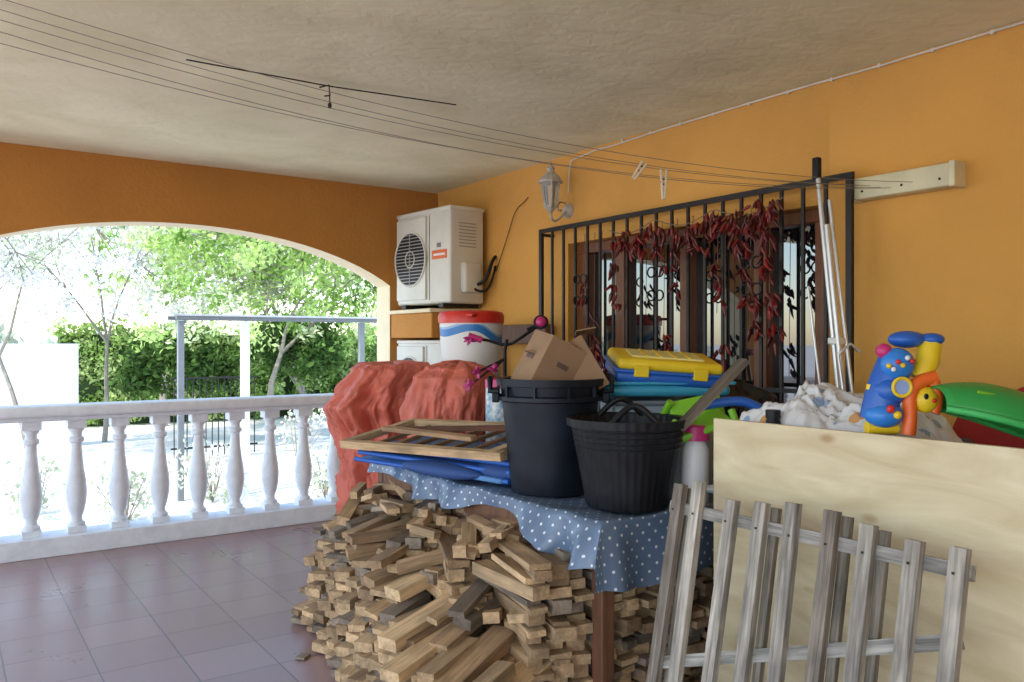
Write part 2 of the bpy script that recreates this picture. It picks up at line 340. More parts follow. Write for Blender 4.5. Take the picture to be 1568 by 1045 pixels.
tube('hook',[(1.55,3.9,2.715),(1.6,3.9,2.735),(1.6,3.89,2.68),(1.57,3.88,2.67)],.004,IRON,cl2); ell('knob',(1.6,3.89,2.63),(.01,.01,.016),IRON,cl2)
tube('hook_drop',[(1.6,3.89,2.70),(1.6,3.89,2.63)],.003,IRON,cl2)
for (x,y,z,ry) in ((2.27,2.24,2.05,0),(2.15,2.25,2.09,.6)):
    pgp=group('clothes_peg',(x,y,z),(0,ry,rad(-35)))
    for s in(-1,1): box('jaw_%d'%s,(s*.007,0,0),(.008,.012,.115 if ry==0 else .075),M('peg_wood',(.62,.55,.42)),pgp,rot=(0,rad(4)*s,0),bevel=.002)
    torus('spring',(0,0,.01),.01,.003,IRON,pgp,(rad(90),0,0),16)
pp=group('aluminium_tent_poles')
for i,(a,b,r) in enumerate([((3.33,2.30,2.22),(3.30,2.14,.9),.011),((3.36,2.26,2.1),(3.34,2.09,.9),.009),((3.31,2.24,1.98),(3.28,2.10,.9),.012),((3.30,2.33,1.7),(3.27,2.2,.9),.006)]):
    tube('pole_%d'%i,[a,b],r,ALU,pp)
box('pole_head',(3.33,2.305,2.25),(.03,.035,.1),DARK,pp,bevel=.006); box('pole_clip',(3.31,2.19,1.45),(.05,.06,.03),WHP,pp,bevel=.005)
# ---------------------------------------------------------------- table, cloth
tb=group('wooden_table'); TW=M('dark_table_wood',(.16,.07,.035),.6,var=.3,scale=4,stretch=(10,10,1))
TX0,TX1,TY0,TY1,TZ=1.80,3.35,2.06,3.83,.84
box('top',((TX0+TX1)/2,(TY0+TY1)/2,TZ-.02),(TX1-TX0,TY1-TY0,.03),TW,tb)
for i,(x,y) in enumerate([(TX0+.05,TY0+.05),(TX1-.05,TY0+.05),(TX0+.05,TY1-.05),(TX1-.05,TY1-.05)]): box('leg_%d'%i,(x,y,(TZ-.035)/2),(.055,.055,TZ-.035),TW,tb,bevel=.004)
box('apron',(TX0+.03,(TY0+TY1)/2,TZ-.09),(.025,TY1-TY0-.2,.1),TW,tb)
m=bpy.data.materials.new('polka_dot_cloth'); m.use_nodes=True; n=m.node_tree.nodes; l=m.node_tree.links; b=n['Principled BSDF']
at=n.new('ShaderNodeAttribute'); at.attribute_name='loc'
mp=n.new('ShaderNodeMapping'); mp.inputs['Scale'].default_value=(26,26,0); mp.inputs['Rotation'].default_value=(0,0,rad(45)); l.new(at.outputs['Vector'],mp.inputs[0])
fr=n.new('ShaderNodeVectorMath'); fr.operation='FRACTION'; l.new(mp.outputs[0],fr.inputs[0])
sb=n.new('ShaderNodeVectorMath'); sb.operation='SUBTRACT'; sb.inputs[1].default_value=(.5,.5,0); l.new(fr.outputs[0],sb.inputs[0])
ln=n.new('ShaderNodeVectorMath'); ln.operation='LENGTH'; l.new(sb.outputs[0],ln.inputs[0])
lt=n.new('ShaderNodeMath'); lt.operation='LESS_THAN'; lt.inputs[1].default_value=.13; l.new(ln.outputs['Value'],lt.inputs[0])
mx=n.new('ShaderNodeMixRGB'); mx.inputs[1].default_value=(.12,.18,.28,1); mx.inputs[2].default_value=(.7,.73,.76,1); l.new(lt.outputs[0],mx.inputs[0]); l.new(mx.outputs[0],b.inputs['Base Color']); b.inputs['Roughness'].default_value=.28
DOT=m
NA,NB=70,140; v=[];f=[];loc=[]
for i in range(NA+1):
    for j in range(NB+1):
        fa=i/NA; fb=j/NB
        b0=max(0,(fb-.12)/.88)*(TY1-TY0); a0=max(0,(fa-.1)/.9)*(TX1-TX0)
        ovl=.075+.05*noise.noise(Vector((b0*3,1,0)))+.03*math.sin(b0*7)+.07*math.exp(-b0*4)
        ovf=.22+.05*noise.noise(Vector((a0*3,5,0)))
        da=max(0,(.1-fa)/.1)*ovl; db=max(0,(.12-fb)/.12)*ovf
        drop=max(da,db)
        x=TX0-.006+a0; y=TY0-.006+b0; z=TZ+.008+.009*noise.noise(Vector((a0*7,b0*7,0)))
        if da>0: x-=(.03*math.sin(b0*17+2*math.sin(b0*5))+.02*noise.noise(Vector((b0*14,3,da*8)))+.03)*da/.1+(.04*db if db else 0)
        if db>0: y-=(.03*math.sin(a0*19+1.5*math.sin(a0*7))+.02)*db/ovf+(.04*da if da else 0)
        z-=drop
        v.append((x,y,z)); loc.append((a0-da,b0-db,0))
for i in range(NA):
    for j in range(NB): k=i*(NB+1)+j; f.append((k,k+NB+1,k+NB+2,k+1))
o=mesh('polka_dot_tablecloth',v,f,DOT,None,True); a=o.data.attributes.new('loc','FLOAT_VECTOR','POINT'); a.data.foreach_set('vector',[x for q in loc for x in q])
# ---------------------------------------------------------------- firewood
B=Bulk()
def wcol():
    k=random.random()
    if k<.5: c=(.66,.45,.25)
    elif k<.8: c=(.46,.30,.165)
    else: c=(.30,.235,.175)
    s=random.uniform(.65,1.2); return tuple(min(.85,q*s) for q in c)
def plank(c,L,w,t,yaw,pitch=0,roll=0):
    R=Euler((rad(roll),rad(pitch),rad(yaw))).to_matrix(); B.box(c,(L,w,t),R,wcol())
def stack(x0f,ya,yb,yaw,top,pitch,lmin,lmax,jit=5,step=.095):
    y=ya
    while y<yb:
        z=0.02; ty=top(y)
        while z<ty:
            t=random.choice((.02,.024,.03,.04,.045)); w=random.uniform(.06,.1); L=random.uniform(lmin,lmax)
            yw=yaw+random.gauss(0,jit); x0=x0f(y,z)+random.uniform(-.05,.06)
            if random.random()<.35: L*=.5
            cx=x0+L/2*math.cos(rad(yw)); cy=y+L/2*math.sin(rad(yw))+random.uniform(-.012,.012)
            plank((cx,cy,z+t/2),L,w,t,yw,pitch+random.gauss(0,2),random.gauss(0,4)); z+=t+.002
        y+=step
stack(lambda y,z:1.20+(y-2.35)*.16+z*.30,2.1,3.0,21,lambda y:.38+.05*random.random(),-7,.4,.6,6)
stack(lambda y,z:1.30+(y-2.6)*.16+z*.26,2.95,3.55,24,lambda y:.44+.06*random.random(),-5,.35,.55,9)
stack(lambda y,z:1.46+(y-3.5)*.12+z*.22,3.5,4.1,20,lambda y:.44+.08*random.random(),-4,.3,.5,9)
for i in range(95):
    y=random.uniform(2.3,3.9); plank((1.66+random.uniform(-.12,.22)+(y-2.3)*.08,y,.44+(y-2.3)*.07+random.uniform(0,.1)),random.uniform(.12,.5),random.uniform(.04,.09),random.uniform(.02,.045),random.gauss(24,26),random.gauss(-7,6),random.gauss(0,9))
for (x,y,z,L,w,t,yw,pt) in [(1.53,2.62,.47,.62,.085,.045,19,-9),(1.45,2.48,.42,.6,.08,.04,22,-8),(1.62,2.85,.53,.45,.09,.045,12,-10),(1.42,2.36,.35,.6,.08,.045,20,-6)]:
    R=Euler((0,rad(pt),rad(yw))).to_matrix(); B.box((x,y,z),(L,w,t),R,(.78,.55,.31))
def estack(xa,xb,y0f,yaw,top,lmin,lmax,jit):
    x=xa
    while x<xb:
        z=.02; tp=top(x)
        while z<tp:
            t=random.choice((.02,.025,.034,.045)); w=random.uniform(.05,.085); L=random.uniform(lmin,lmax); yw=yaw+random.gauss(0,jit); y=y0f(x)+random.uniform(-.03,.04)
            plank((x+L/2*math.cos(rad(yw)),y+L/2*math.sin(rad(yw)),z+t/2),L,w,t,yw,random.gauss(0,1.5),random.gauss(0,3)); z+=t+.002
        x+=.085
estack(1.62,1.80,lambda x:2.16,72,lambda x:.70+.02*random.random(),.3,.45,7)
estack(1.90,3.3,lambda x:2.12,90,lambda x:.66+.03*random.random(),.35,.6,4)
estack(1.58,2.3,lambda x:2.62+(x-1.55)*.3,60,lambda x:.64+.07*random.random(),.3,.45,12)
estack(1.62,2.3,lambda x:3.0+(x-1.55)*.2,50,lambda x:.62+.08*random.random(),.3,.45,14)
estack(1.72,3.2,lambda x:3.45,65,lambda x:.64,.3,.35,9)
for i in range(70):
    plank((random.uniform(1.62,1.95),random.uniform(2.5,3.8),.69+random.uniform(-.03,.05)),random.uniform(.07,.22),random.uniform(.03,.06),random.uniform(.02,.04),random.uniform(30,110),random.gauss(0,10),random.gauss(0,10))
plank((1.36,3.62,.008),.06,.045,.01,40)
B.obj('firewood_pile',WOODA)
# ---------------------------------------------------------------- tarps
def cover(nm,rings,amp,seed,nseg=200,nz=90,parent=None,mat=TARP,sq=2.6,fold=9):
    v=[];f=[]
    for i in range(nz+1):
        h=i/nz*(len(rings)-1); k=min(int(h),len(rings)-2); t=h-k; A,Bb=rings[k],rings[k+1]; t2=t*t*(3-2*t)
        z,rx,ry,cx,cy=[A[q]+(Bb[q]-A[q])*(t if q==0 else t2) for q in range(5)]
        for j in range(nseg):
            a=2*math.pi*j/nseg+.35*(1-i/nz); ca,sa=math.cos(a),math.sin(a); e=(abs(ca)**sq+abs(sa)**sq)**(-1/sq)
            dn=1-i/nz
            w=1+amp*(.2+dn)*(noise.noise(Vector((ca*fold*.3+seed,sa*fold*.3,z*2.5)))-.7*abs(noise.noise(Vector((ca*fold*.45+z*2,sa*fold*.45+seed,z*2.2))))-.45*abs(noise.noise(Vector((ca*fold*.8+seed,sa*fold*.8,z*9)))))
            zz=z+.025*noise.noise(Vector((ca*3,sa*3,z*4+seed)))+ (0.04*noise.noise(Vector((ca*6,sa*6,seed))) if i==0 else 0)
            v.append((cx+rx*e*ca*w,cy+ry*e*sa*w,zz))
    for i in range(nz):
        for j in range(nseg): f.append((i*nseg+j,i*nseg+(j+1)%nseg,(i+1)*nseg+(j+1)%nseg,(i+1)*nseg+j))
    f.append(tuple(nz*nseg+j for j in range(nseg)))
    return mesh(nm,v,f,mat,parent,True)
bq=group('covered_barbecue')
cover('tarp_cover',[(.2,.27,.27,2.50,5.15),(.5,.29,.28,2.52,5.15),(.85,.32,.3,2.47,5.17),(1.0,.35,.32,2.46,5.18),(1.1,.3,.29,2.50,5.17),(1.26,.27,.25,2.57,5.14),(1.295,.24,.22,2.58,5.14),(1.305,.03,.03,2.58,5.14)],.42,3,parent=bq)
for i,(x,y) in enumerate([(2.35,5.0),(2.65,5.0),(2.35,5.35),(2.65,5.35)]): tube('leg_%d'%i,[(x,y,0),(x,y,.4)],.014,IRON,bq)
bq=group('covered_kettle_grill')
cover('tarp_cover',[(.3,.22,.22,2.58,4.38),(.7,.25,.25,2.58,4.38),(.98,.275,.275,2.58,4.38),(1.12,.28,.28,2.59,4.37),(1.22,.255,.255,2.61,4.36),(1.28,.20,.20,2.63,4.36),(1.315,.11,.11,2.64,4.36),(1.325,.02,.02,2.64,4.36)],.24,9,parent=bq,sq=2.05,fold=12)
for i in range(3):
    a=i*2.1; tube('leg_%d'%i,[(2.58+.2*math.cos(a),4.38+.2*math.sin(a),0),(2.58+.12*math.cos(a),4.38+.12*math.sin(a),.5)],.012,IRON,bq)
# drum w/ red lid
dg=group('detergent_drum',(2.98,4.76,1.17))
lathe('body',[(.19,0),(.2,.02),(.215,.4),(.215,.42)],WHP,dg)
m=bpy.data.materials.new('drum_label'); m.use_nodes=True; n=m.node_tree.nodes; l=m.node_tree.links; b=n['Principled BSDF']
tc=n.new('ShaderNodeTexCoord'); sp=n.new('ShaderNodeSeparateXYZ'); l.new(tc.outputs['Object'],sp.inputs[0])
wv=n.new('ShaderNodeMath'); wv.operation='MULTIPLY'; wv.inputs[1].default_value=14; l.new(sp.outputs[0],wv.inputs[0]); sn=n.new('ShaderNodeMath'); sn.operation='SINE'; l.new(wv.outputs[0],sn.inputs[0])
ma=n.new('ShaderNodeMath'); ma.operation='MULTIPLY_ADD'; ma.inputs[1].default_value=.045; l.new(sn.outputs[0],ma.inputs[0]); l.new(sp.outputs[2],ma.inputs[2])
cr_=n.new('ShaderNodeValToRGB'); cr_.color_ramp.interpolation='CONSTANT'; e=cr_.color_ramp.elements; e[0].position=0; e[0].color=(.8,.8,.8,1); e[1].position=.30; e[1].color=(.04,.22,.6,1); q=e.new(.35); q.color=(.3,.5,.75,1); q=e.new(.365); q.color=(.8,.8,.8,1)
l.new(ma.outputs[0],cr_.inputs[0]); l.new(cr_.outputs[0],b.inputs['Base Color']); b.inputs['Roughness'].default_value=.35
lathe('label',[(.2015,.05),(.2165,.39)],m,dg); lathe('lid',[(.225,.40),(.228,.45),(.215,.475),(.18,.485),(.17,.475)],RED,dg)
box('handle',(-.1,-.19,.45),(.12,.05,.02),RED,dg,rot=(0,0,rad(28)),bevel=.006)
cr=group('wooden_crate'); CW=Bulk()
for k in range(9): 
    for fy in (4.46,5.06): CW.box((2.98,fy,.07+k*.128),(.6,.02,.1),None,(.35,.24,.14))
    for fx2 in (2.67,3.29): CW.box((fx2,4.76,.07+k*.128),(.02,.6,.1),None,(.35,.24,.14))
for sx in(2.70,3.26):
    for sy in(4.49,5.03): CW.box((sx,sy,.57),(.04,.04,1.14),None,(.3,.2,.12))
CW.box((2.98,4.76,1.15),(.6,.6,.02),None,(.33,.23,.14)); CW.obj('slats',WOODA,cr)
bb=group('dark_wooden_bench'); box('backrest',(3.5,4.95,1.5),(.05,.75,.14),TW,bb,bevel=.005); box('seat',(3.36,4.4,.48),(.3,.3,.04),TW,bb)
for yy in(4.62,5.28): box('post_%d'%(yy*10),(3.5,yy,.72),(.05,.05,1.42),TW,bb)
tg=group('patterned_tin',(2.27,3.36,.86))
PT=M('tin_pattern',(.75,.75,.72),.35,scale=40,col2=(.12,.3,.5),detail=1); lathe('body',[(.07,0),(.07,.38)],PT,tg); lathe('lid',[(.073,.36),(.073,.4),(.065,.405)],MAG,tg)
# child's bike
bk=group('childrens_bicycle',(2.68,3.80,.92),(0,0,rad(-35))); bk.scale=(1.08,1.08,1.08)
torus('front_wheel',(-.06,0,.08),.09,.016,DARK,bk,(rad(90),0,rad(25))); torus('rear_wheel',(.33,.1,.08),.09,.016,DARK,bk,(rad(90),0,0))
torus('rim',(-.06,0,.08),.07,.006,MAG,bk,(rad(90),0,rad(25)))
for i in range(8):
    a=i*math.pi/4; tube('spoke_%d'%i,[(-.06,0,.08),(-.06+.07*math.cos(a)*.9,.07*math.cos(a)*.42,.08+.07*math.sin(a))],.002,ALU,bk)
tube('fork',[(-.06,0,.08),(-.06,0,.44),(-.05,0,.50)],.010,DARK,bk); tube('frame_tube',[(-.06,0,.30),(.1,.03,.17),(.33,.1,.08)],.013,MAG,bk); tube('seat_tube',[(.1,.03,.17),(.2,.05,.4)],.012,ALU,bk)
ell('saddle',(.2,.05,.42),(.1,.05,.025),MAG,bk)
tube('handlebar',[(-.2,-.02,.5),(-.16,0,.5),(-.05,0,.46),(.03,0,.51),(.1,.02,.56)],.008,DARK,bk,smooth=True)
tube('grip_a',[(-.25,-.03,.52),(-.18,-.02,.495)],.017,MAG,bk); tube('grip_b',[(.06,.02,.545),(.11,.03,.57)],.014,DARK,bk)
ell('bell',(.13,0,.59),(.03,.026,.03),MAG,bk); torus('bell_ring',(.13,0,.59),.032,.008,DARK,bk,(rad(70),0,0),20)
Bt=Bulk()
for c in ((-.24,-.03,.50),(-.2,-.05,.33),(-.12,-.06,.34),(-.24,-.04,.26)):
    for i in range(9): Bt.spindle(c,(random.gauss(0,1),random.gauss(0,1),random.gauss(0,1)),.038,.011,(.5,.04,.2))
Bt.obj('streamers',attr_mat('streamer',.4),bk)
for c in ((-.2,-.05,.33),(-.12,-.06,.34),(-.24,-.04,.26)): tube('streamer_stem',[(-.06,0,.40),c],.005,DARK,bk)
# ---------------------------------------------------------------- bin + tub
def rimbin(nm,loc,H,r0,r1,mat,rib=0,ribn=24,rot=0):
    g_=group(nm,loc,(0,0,rot))
    prof=[(r0*.96,0),(r0,.012)]+[(r0+(r1-r0)*t,.012+(H-.03)*t) for t in (.2,.4,.6,.8,.97)]
    prof+= [(r1+.004,H-.03),(r1+.014,H-.028),(r1+.016,H),(r1+.004,H),(r1-.008,H-.004)]
    prof+= [(r0+(r1-r0)*t-.008,.012+(H-.03)*t) for t in (.8,.5,.2)]+[(r0-.01,.02)]
    lathe('body',prof,mat,g_,seg=180,rib=rib,ribn=ribn); return g_
bn=rimbin('black_rubbish_bin',(2.0,2.60,.853),.45,.155,.2,NAVY)
lathe('rim_band',[(.199,.36),(.212,.365),(.212,.38),(.2,.385)],NAVY,bn,seg=60)
for k in range(10):
    a=k*math.pi/5; box('rim_rib_%d'%k,(.207*math.cos(a),.207*math.sin(a),.40),(.012,.008,.05),NAVY,bn,rot=(0,0,a))
for s in(-1,1):
    a=rad(-35)+ (0 if s>0 else math.pi); c=Vector((.205*math.cos(a),.205*math.sin(a),.4)); t=Vector((-math.sin(a),math.cos(a),0)); o_=Vector((math.cos(a),math.sin(a),0))
    tube('handle_%d'%s,[c-t*.06,c-t*.055+o_*.035,c-t*.05+o_*.035+Vector((0,0,.05)),c+t*.05+o_*.035+Vector((0,0,.05)),c+t*.055+o_*.035,c+t*.06],.011,NAVY,bn)
    box('handle_lug_%d'%s,tuple(c+o_*.012+Vector((0,0,-.02))),(.03,.12,.05),NAVY,bn,rot=(0,0,a),bevel=.006)
tubg=rimbin('flexible_rubber_tub',(2.05,2.205,.853),.32,.15,.205,DARK,.007,40)
for k in range(5):
    zz=.22+.02*k; rr=.15+.055*zz/.32+.003; torus('ring_%d'%k,(0,0,zz),rr,.003,DARK,tubg,seg=60)
for s in(-1,1):
    a=rad(55)+(0 if s>0 else math.pi)
    pts=[]
    for k in range(9):
        w=-.42+.84*k/8; h=.065*math.sin(math.pi*k/8); rr=.205-.03*math.sin(math.pi*k/8)
        pts.append((rr*math.cos(a+w),rr*math.sin(a+w),.31+h))
    tube('handle_%d'%s,pts,.011,DARK,tubg,smooth=True)
# cardboard boxes in bin
def cbox(loc,rot,sx,sy,sz,op=False):
    cb=group('cardboard_box',loc,rot)
    for nm,c,s in [('side_a',(-sx/2,0,0),(.004,sy,sz)),('side_b',(sx/2,0,0),(.004,sy,sz)),('side_c',(0,sy/2,0),(sx,.004,sz)),('side_d',(0,-sy/2,0),(sx,.004,sz)),('bottom',(0,0,-sz/2),(sx,sy,.004))]: box(nm,c,s,CARD,cb)
    if op:
        box('flap_a',(-sx/2-.03,0,sz/2+.03),(.09,sy,.004),CARD,cb,rot=(0,rad(45),0)); box('flap_b',(sx/2+.03,0,sz/2+.01),(.08,sy,.004),CARD,cb,rot=(0,rad(20),0))
    else:
        box('lid',(0,0,sz/2+.001),(sx+.004,sy+.004,.004),CARD,cb); box('tape',(0,0,sz/2+.0045),(.035,sy+.006,.002),P('tape',(.42,.3,.18)),cb)
    box('print',(-sx/2-.0025,.02,.02),(.002,.07,.03),P('print_ink',(.12,.08,.06)),cb); box('print_b',(.01,-sy/2-.0035,.03),(.05,.002,.02),P('print_ink2',(.12,.08,.06)),cb)
cbox((2.0,2.62,1.34),(rad(8),rad(26),rad(-12)),.16,.2,.24)
cbox((2.12,2.58,1.33),(rad(-6),rad(-30),rad(-35)),.16,.2,.22,True)
# wooden slatted frame + blue chairs
ang=math.atan2(-1,.24)
sf=group('folding_wooden_frame',(1.92,3.24,1.01),(rad(9),rad(-2),ang)); B2=Bulk()
PN=(.62,.42,.23)
for yy in(-.22,.22): B2.box((0,yy,0),(1.04,.04,.035),None,PN)
for xx in(-.5,.46): B2.box((xx,0,.004),(.05,.46,.03),None,PN)
for i in range(7): B2.box((-.36+i*.125,0,-.012),(.022,.42,.016),None,(.3,.17,.09))
B2.box((.05,.07,.025),(.8,.035,.02),Euler((0,0,.2)).to_matrix(),(.16,.06,.03)); B2.box((-.1,-.06,.03),(.7,.035,.02),Euler((0,0,-.12)).to_matrix(),(.5,.3,.16))
B2.obj('slats',WOODA,sf)
bc=group('folded_beach_chair',(1.96,3.25,.88),(0,0,ang)); NB_=P('navy_fabric',(.03,.08,.25),.75); LB=P('light_blue_fabric',(.10,.25,.52),.7)
for k,(zz,mt,sx) in enumerate([(.0,LB,.95),(.035,NB_,.85),(.07,LB,.9)]):
    box('seat_fabric_%d'%k,(.02*k,0,zz),(sx,.4-.03*k,.022),mt,bc,rot=(0,0,rad(3*k-2)),bevel=.008,seg=3)
    for yy in(-.2,.2): tube('tube_%d_%d'%(k,yy*10),[(-.5+.03*k,yy,zz),(.5,yy+.01*k,zz)],.011,BLU,bc)
ell('rolled_end',(.42,-.12,.03),(.16,.09,.04),NB_,bc); ell('rolled_end_b',(.1,-.2,.01),(.25,.06,.035),NB_,bc)
# ---------------------------------------------------------------- yellow case etc.
sb_=group('plastic_storage_box',(2.50,2.52,.853),(0,0,rad(-32))); box('body',(0,0,.17),(.42,.32,.34),P('pale_blue_box',(.35,.45,.55)),sb_,bevel=.02,seg=3); box('lid',(0,0,.345),(.45,.35,.02),P('grey_lid',(.2,.25,.3)),sb_,bevel=.008)
ct=group('cyan_plastic_tray',(2.50,2.50,1.21),(0,0,rad(-32))); box('dish',(0,0,.04),(.52,.36,.05),CYA,ct,bevel=.024,seg=4); box('rim',(0,0,.07),(.55,.39,.014),CYA,ct,bevel=.006)
yc=group('yellow_plastic_case',(2.48,2.46,1.29),(rad(9),rad(4),rad(-32)))
box('base',(0,0,.025),(.44,.3,.05),BLU,yc,bevel=.02,seg=4); box('trim',(0,0,.052),(.455,.315,.014),BLU,yc,bevel=.006,seg=3); box('lid',(0,0,.078),(.43,.29,.046),YEL,yc,bevel=.02,seg=4)
box('lid_panel',(0,0,.102),(.30,.17,.01),P('pale_yellow',(.80,.72,.28),.45),yc,bevel=.004)
for k in range(4): box('lid_rib_%d'%k,(-.09+.06*k,0,.109),(.008,.15,.005),YEL,yc)
for i,sx in enumerate((-.12,.12)): box('latch_%d'%i,(sx,-.155,.055),(.06,.012,.045),YEL,yc,bevel=.004)
tc_=group('plastic_toy_chair',(2.31,2.09,1.14),(0,0,rad(-35)))
box('seat',(0,0,0),(.2,.16,.03),LIM,tc_,rot=(rad(12),rad(-20),0),bevel=.012,seg=3); box('back',(.0,.07,.05),(.2,.02,.1),LIM,tc_,rot=(rad(-25),rad(-12),0),bevel=.009,seg=3)
for i,(a,b_) in enumerate([((-.1,-.05,.02),(-.16,-.08,-.1)),((.1,-.05,.06),(.14,-.1,-.08)),((-.1,.06,.08),(-.13,.12,.0))]): tube('leg_%d'%i,[a,b_],.014,LIM,tc_)
tube('blue_arm',[(.0,-.02,.07),(.12,-.04,.1),(.2,-.05,.07),(.26,-.05,.03)],.018,BLU,tc_,smooth=True)
B3=Bulk(); p0=Vector((2.13,2.03,1.14)); p1=Vector((2.36,1.93,1.38)); d=(p1-p0); R=d.to_track_quat('X','Z').to_matrix(); B3.box((p0+p1)/2,(d.length,.06,.02),R,(.2,.16,.12)); B3.obj('weathered_plank',GREYW)
bt=group('white_bottle',(2.27,2.08,.853)); lathe('body',[(.045,0),(.05,.01),(.05,.2),(.035,.235)],WHP,bt,seg=24); lathe('cap',[(.052,.235),(.052,.285),(.045,.29)],MAG,bt,seg=24)
cover('black_bin_bag',[(.86,.25,.2,2.95,2.5),(1.05,.26,.22,2.95,2.5),(1.2,.2,.18,2.95,2.48),(1.27,.05,.05,2.95,2.48)],.35,5,mat=M('bag',(.012,.012,.014),.3))
cover('grey_storage_bag',[(.86,.22,.2,2.75,3.0),(1.05,.24,.22,2.75,3.0),(1.18,.2,.18,2.75,3.0),(1.24,.05,.05,2.75,3.0)],.3,15,mat=M('bag2',(.05,.05,.06),.6))
# ---------------------------------------------------------------- plywood + trellis
m=M('plywood_sheet',(.56,.45,.26),.6,scale=1.8,col2=(.76,.66,.44),stretch=(1,1.2,5),bump=.1,bscale=30,detail=12,dist=1.6)
n=m.node_tree.nodes; l=m.node_tree.links
src=[q for q in n if q.type=='VALTORGB'][0]; tcn=[q for q in n if q.type=='TEX_COORD'][0]; bs=n['Principled BSDF']
mp=n.new('ShaderNodeMapping'); mp.inputs['Scale'].default_value=(1,5.5,11); l.new(tcn.outputs['Object'],mp.inputs[0])
vo=n.new('ShaderNodeTexVoronoi'); vo.voronoi_dimensions='3D'; vo.inputs['Scale'].default_value=1; l.new(mp.outputs[0],vo.inputs['Vector'])
r_=n.new('ShaderNodeValToRGB'); r_.color_ramp.elements[0].position=.06; r_.color_ramp.elements[1].position=.19; r_.color_ramp.elements[0].color=(.6,.42,.26,1)
l.new(vo.outputs['Distance'],r_.inputs[0]); mx=n.new('ShaderNodeMixRGB'); mx.blend_type='MULTIPLY'; mx.inputs[0].default_value=.8; l.new(src.outputs[0],mx.inputs[1]); l.new(r_.outputs[0],mx.inputs[2]); l.new(mx.outputs[0],bs.inputs['Base Color'])
box('plywood_sheet',(2.06,1.13,.6),(.018,1.34,1.2),m)
tr=group('slatted_wooden_fence_panel'); B4=Bulk(); lean=Euler((0,math.atan(.18),0)).to_matrix()
def trp(y,z,off=0): return Vector((1.9-.18*(1.01-z)-off,y,z))
def gc():
    s=random.uniform(.8,1.12); return (.54*s,.49*s,.42*s) if random.random()<.8 else (.32*s,.27*s,.22*s)
ys=[1.795,1.713,1.588,1.48,1.373,1.262,1.159,1.043,.939]
for i,y in enumerate(ys):
    h=1.0+random.uniform(-.02,.025); B4.box(trp(y,h/2,.014),(.024,.038,h*1.016),lean@Euler((rad(random.gauss(0,.8)),0,0)).to_matrix(),gc())
    if i in (0,3,5,6): B4.box(trp(y-.028,(h-.015)/2,-.018),(.018,.024,(h-.015)*1.016),lean,(.30,.26,.21))
for z in (.93,.18): B4.box(trp(1.37,z,-.006),(.02,.92,.035),lean,(.42,.4,.36))
R=lean@Euler((math.atan2(-.33,.9),0,0)).to_matrix(); B4.box(trp(1.37,.62,-.006),(.018,.95,.035),R,(.42,.4,.36))
for i,y in enumerate(ys):
    for z in (.93,.18): B4.box(trp(y,z,.0275),(.002,.006,.006),lean,(.05,.04,.04))
B4.obj('slats',GREYW,tr)
Bw=Bulk()
for i in range(22): Bw.seg(trp(1.36+i*.016,.02,-.03),trp(1.36+i*.016,.42,-.03),.0012,.0012,(1,1,1),4)
for i in range(22): Bw.seg(trp(1.36,.03+i*.018,-.03),trp(1.70,.03+i*.018,-.03),.0012,.0012,(1,1,1),4)
Bw.obj('wire_mesh',ALU,tr)
# ---------------------------------------------------------------- clothes heap, toys
def patt():
    m=bpy.data.materials.new('patterned_white_cloth'); m.use_nodes=True; n=m.node_tree.nodes; l=m.node_tree.links; b=n['Principled BSDF']
    tc=n.new('ShaderNodeTexCoord'); vo=n.new('ShaderNodeTexVoronoi'); vo.inputs['Scale'].default_value=12; l.new(tc.outputs['Object'],vo.inputs['Vector'])
    lt=n.new('ShaderNodeMath'); lt.operation='LESS_THAN'; lt.inputs[1].default_value=.34; l.new(vo.outputs['Distance'],lt.inputs[0])
    mx=n.new('ShaderNodeMixRGB'); l.new(lt.outputs[0],mx.inputs[0]); mx.inputs[1].default_value=(.74,.74,.76,1)
    rp=n.new('ShaderNodeValToRGB'); rp.color_ramp.interpolation='CONSTANT'; e=rp.color_ramp.elements; e[0].position=0; e[0].color=(.3,.42,.62,1); e[1].position=.3; e[1].color=(.72,.72,.74,1); q=e.new(.6); q.color=(.66,.35,.14,1); q=e.new(.75); q.color=(.3,.35,.2,1); q=e.new(.85); q.color=(.74,.74,.74,1)
    sp=n.new('ShaderNodeSeparateColor'); l.new(vo.outputs['Color'],sp.inputs[0]); l.new(sp.outputs[0],rp.inputs[0]); l.new(rp.outputs[0],mx.inputs[2]); l.new(mx.outputs[0],b.inputs['Base Color']); b.inputs['Roughness'].default_value=.8
    return m
def heap(nm,cx,cy,rx,ry,zb,zt,mat,seed,amp=.06,fr=4,crease=0):
    v=[];f=[]; N=110
    for i in range(N+1):
        for j in range(N+1):
            a=-1+2*i/N; b=-1+2*j/N
            rr=min(1,(abs(a)**3+abs(b)**3)**(1/3)); k=max(0,1-rr**3.2)
            X=a*rx/.3; Y=b*ry/.3
            wx=X+.5*noise.noise(Vector((X*2,Y*2,seed+9))); wy=Y+.5*noise.noise(Vector((X*2,Y*2,seed+19)))
            z=zb+(zt-zb)*k**.45+amp*k*(noise.noise(Vector((X*fr,Y*fr,seed)))*1.2-.8*abs(noise.noise(Vector((X*fr*.8+Y,Y*fr*1.3,seed+3)))))
            z+=crease*k*(abs(noise.noise(Vector((wx*5,wy*3,seed))))-.25+.5*abs(noise.noise(Vector((wx*8,wy*11,seed+4)))))
            v.append((cx+a*rx,cy+b*ry,z))
    for i in range(N):
        for j in range(N): k=i*(N+1)+j; f.append((k,k+N+1,k+N+2,k+1))
    return mesh(nm,v,f,mat,None,True)
heap('laundry_heap',2.72,1.1,.6,.85,.0,1.1,M('dark_laundry',(.06,.06,.09),.9,scale=4,col2=(.2,.14,.14)),2,.1,2)
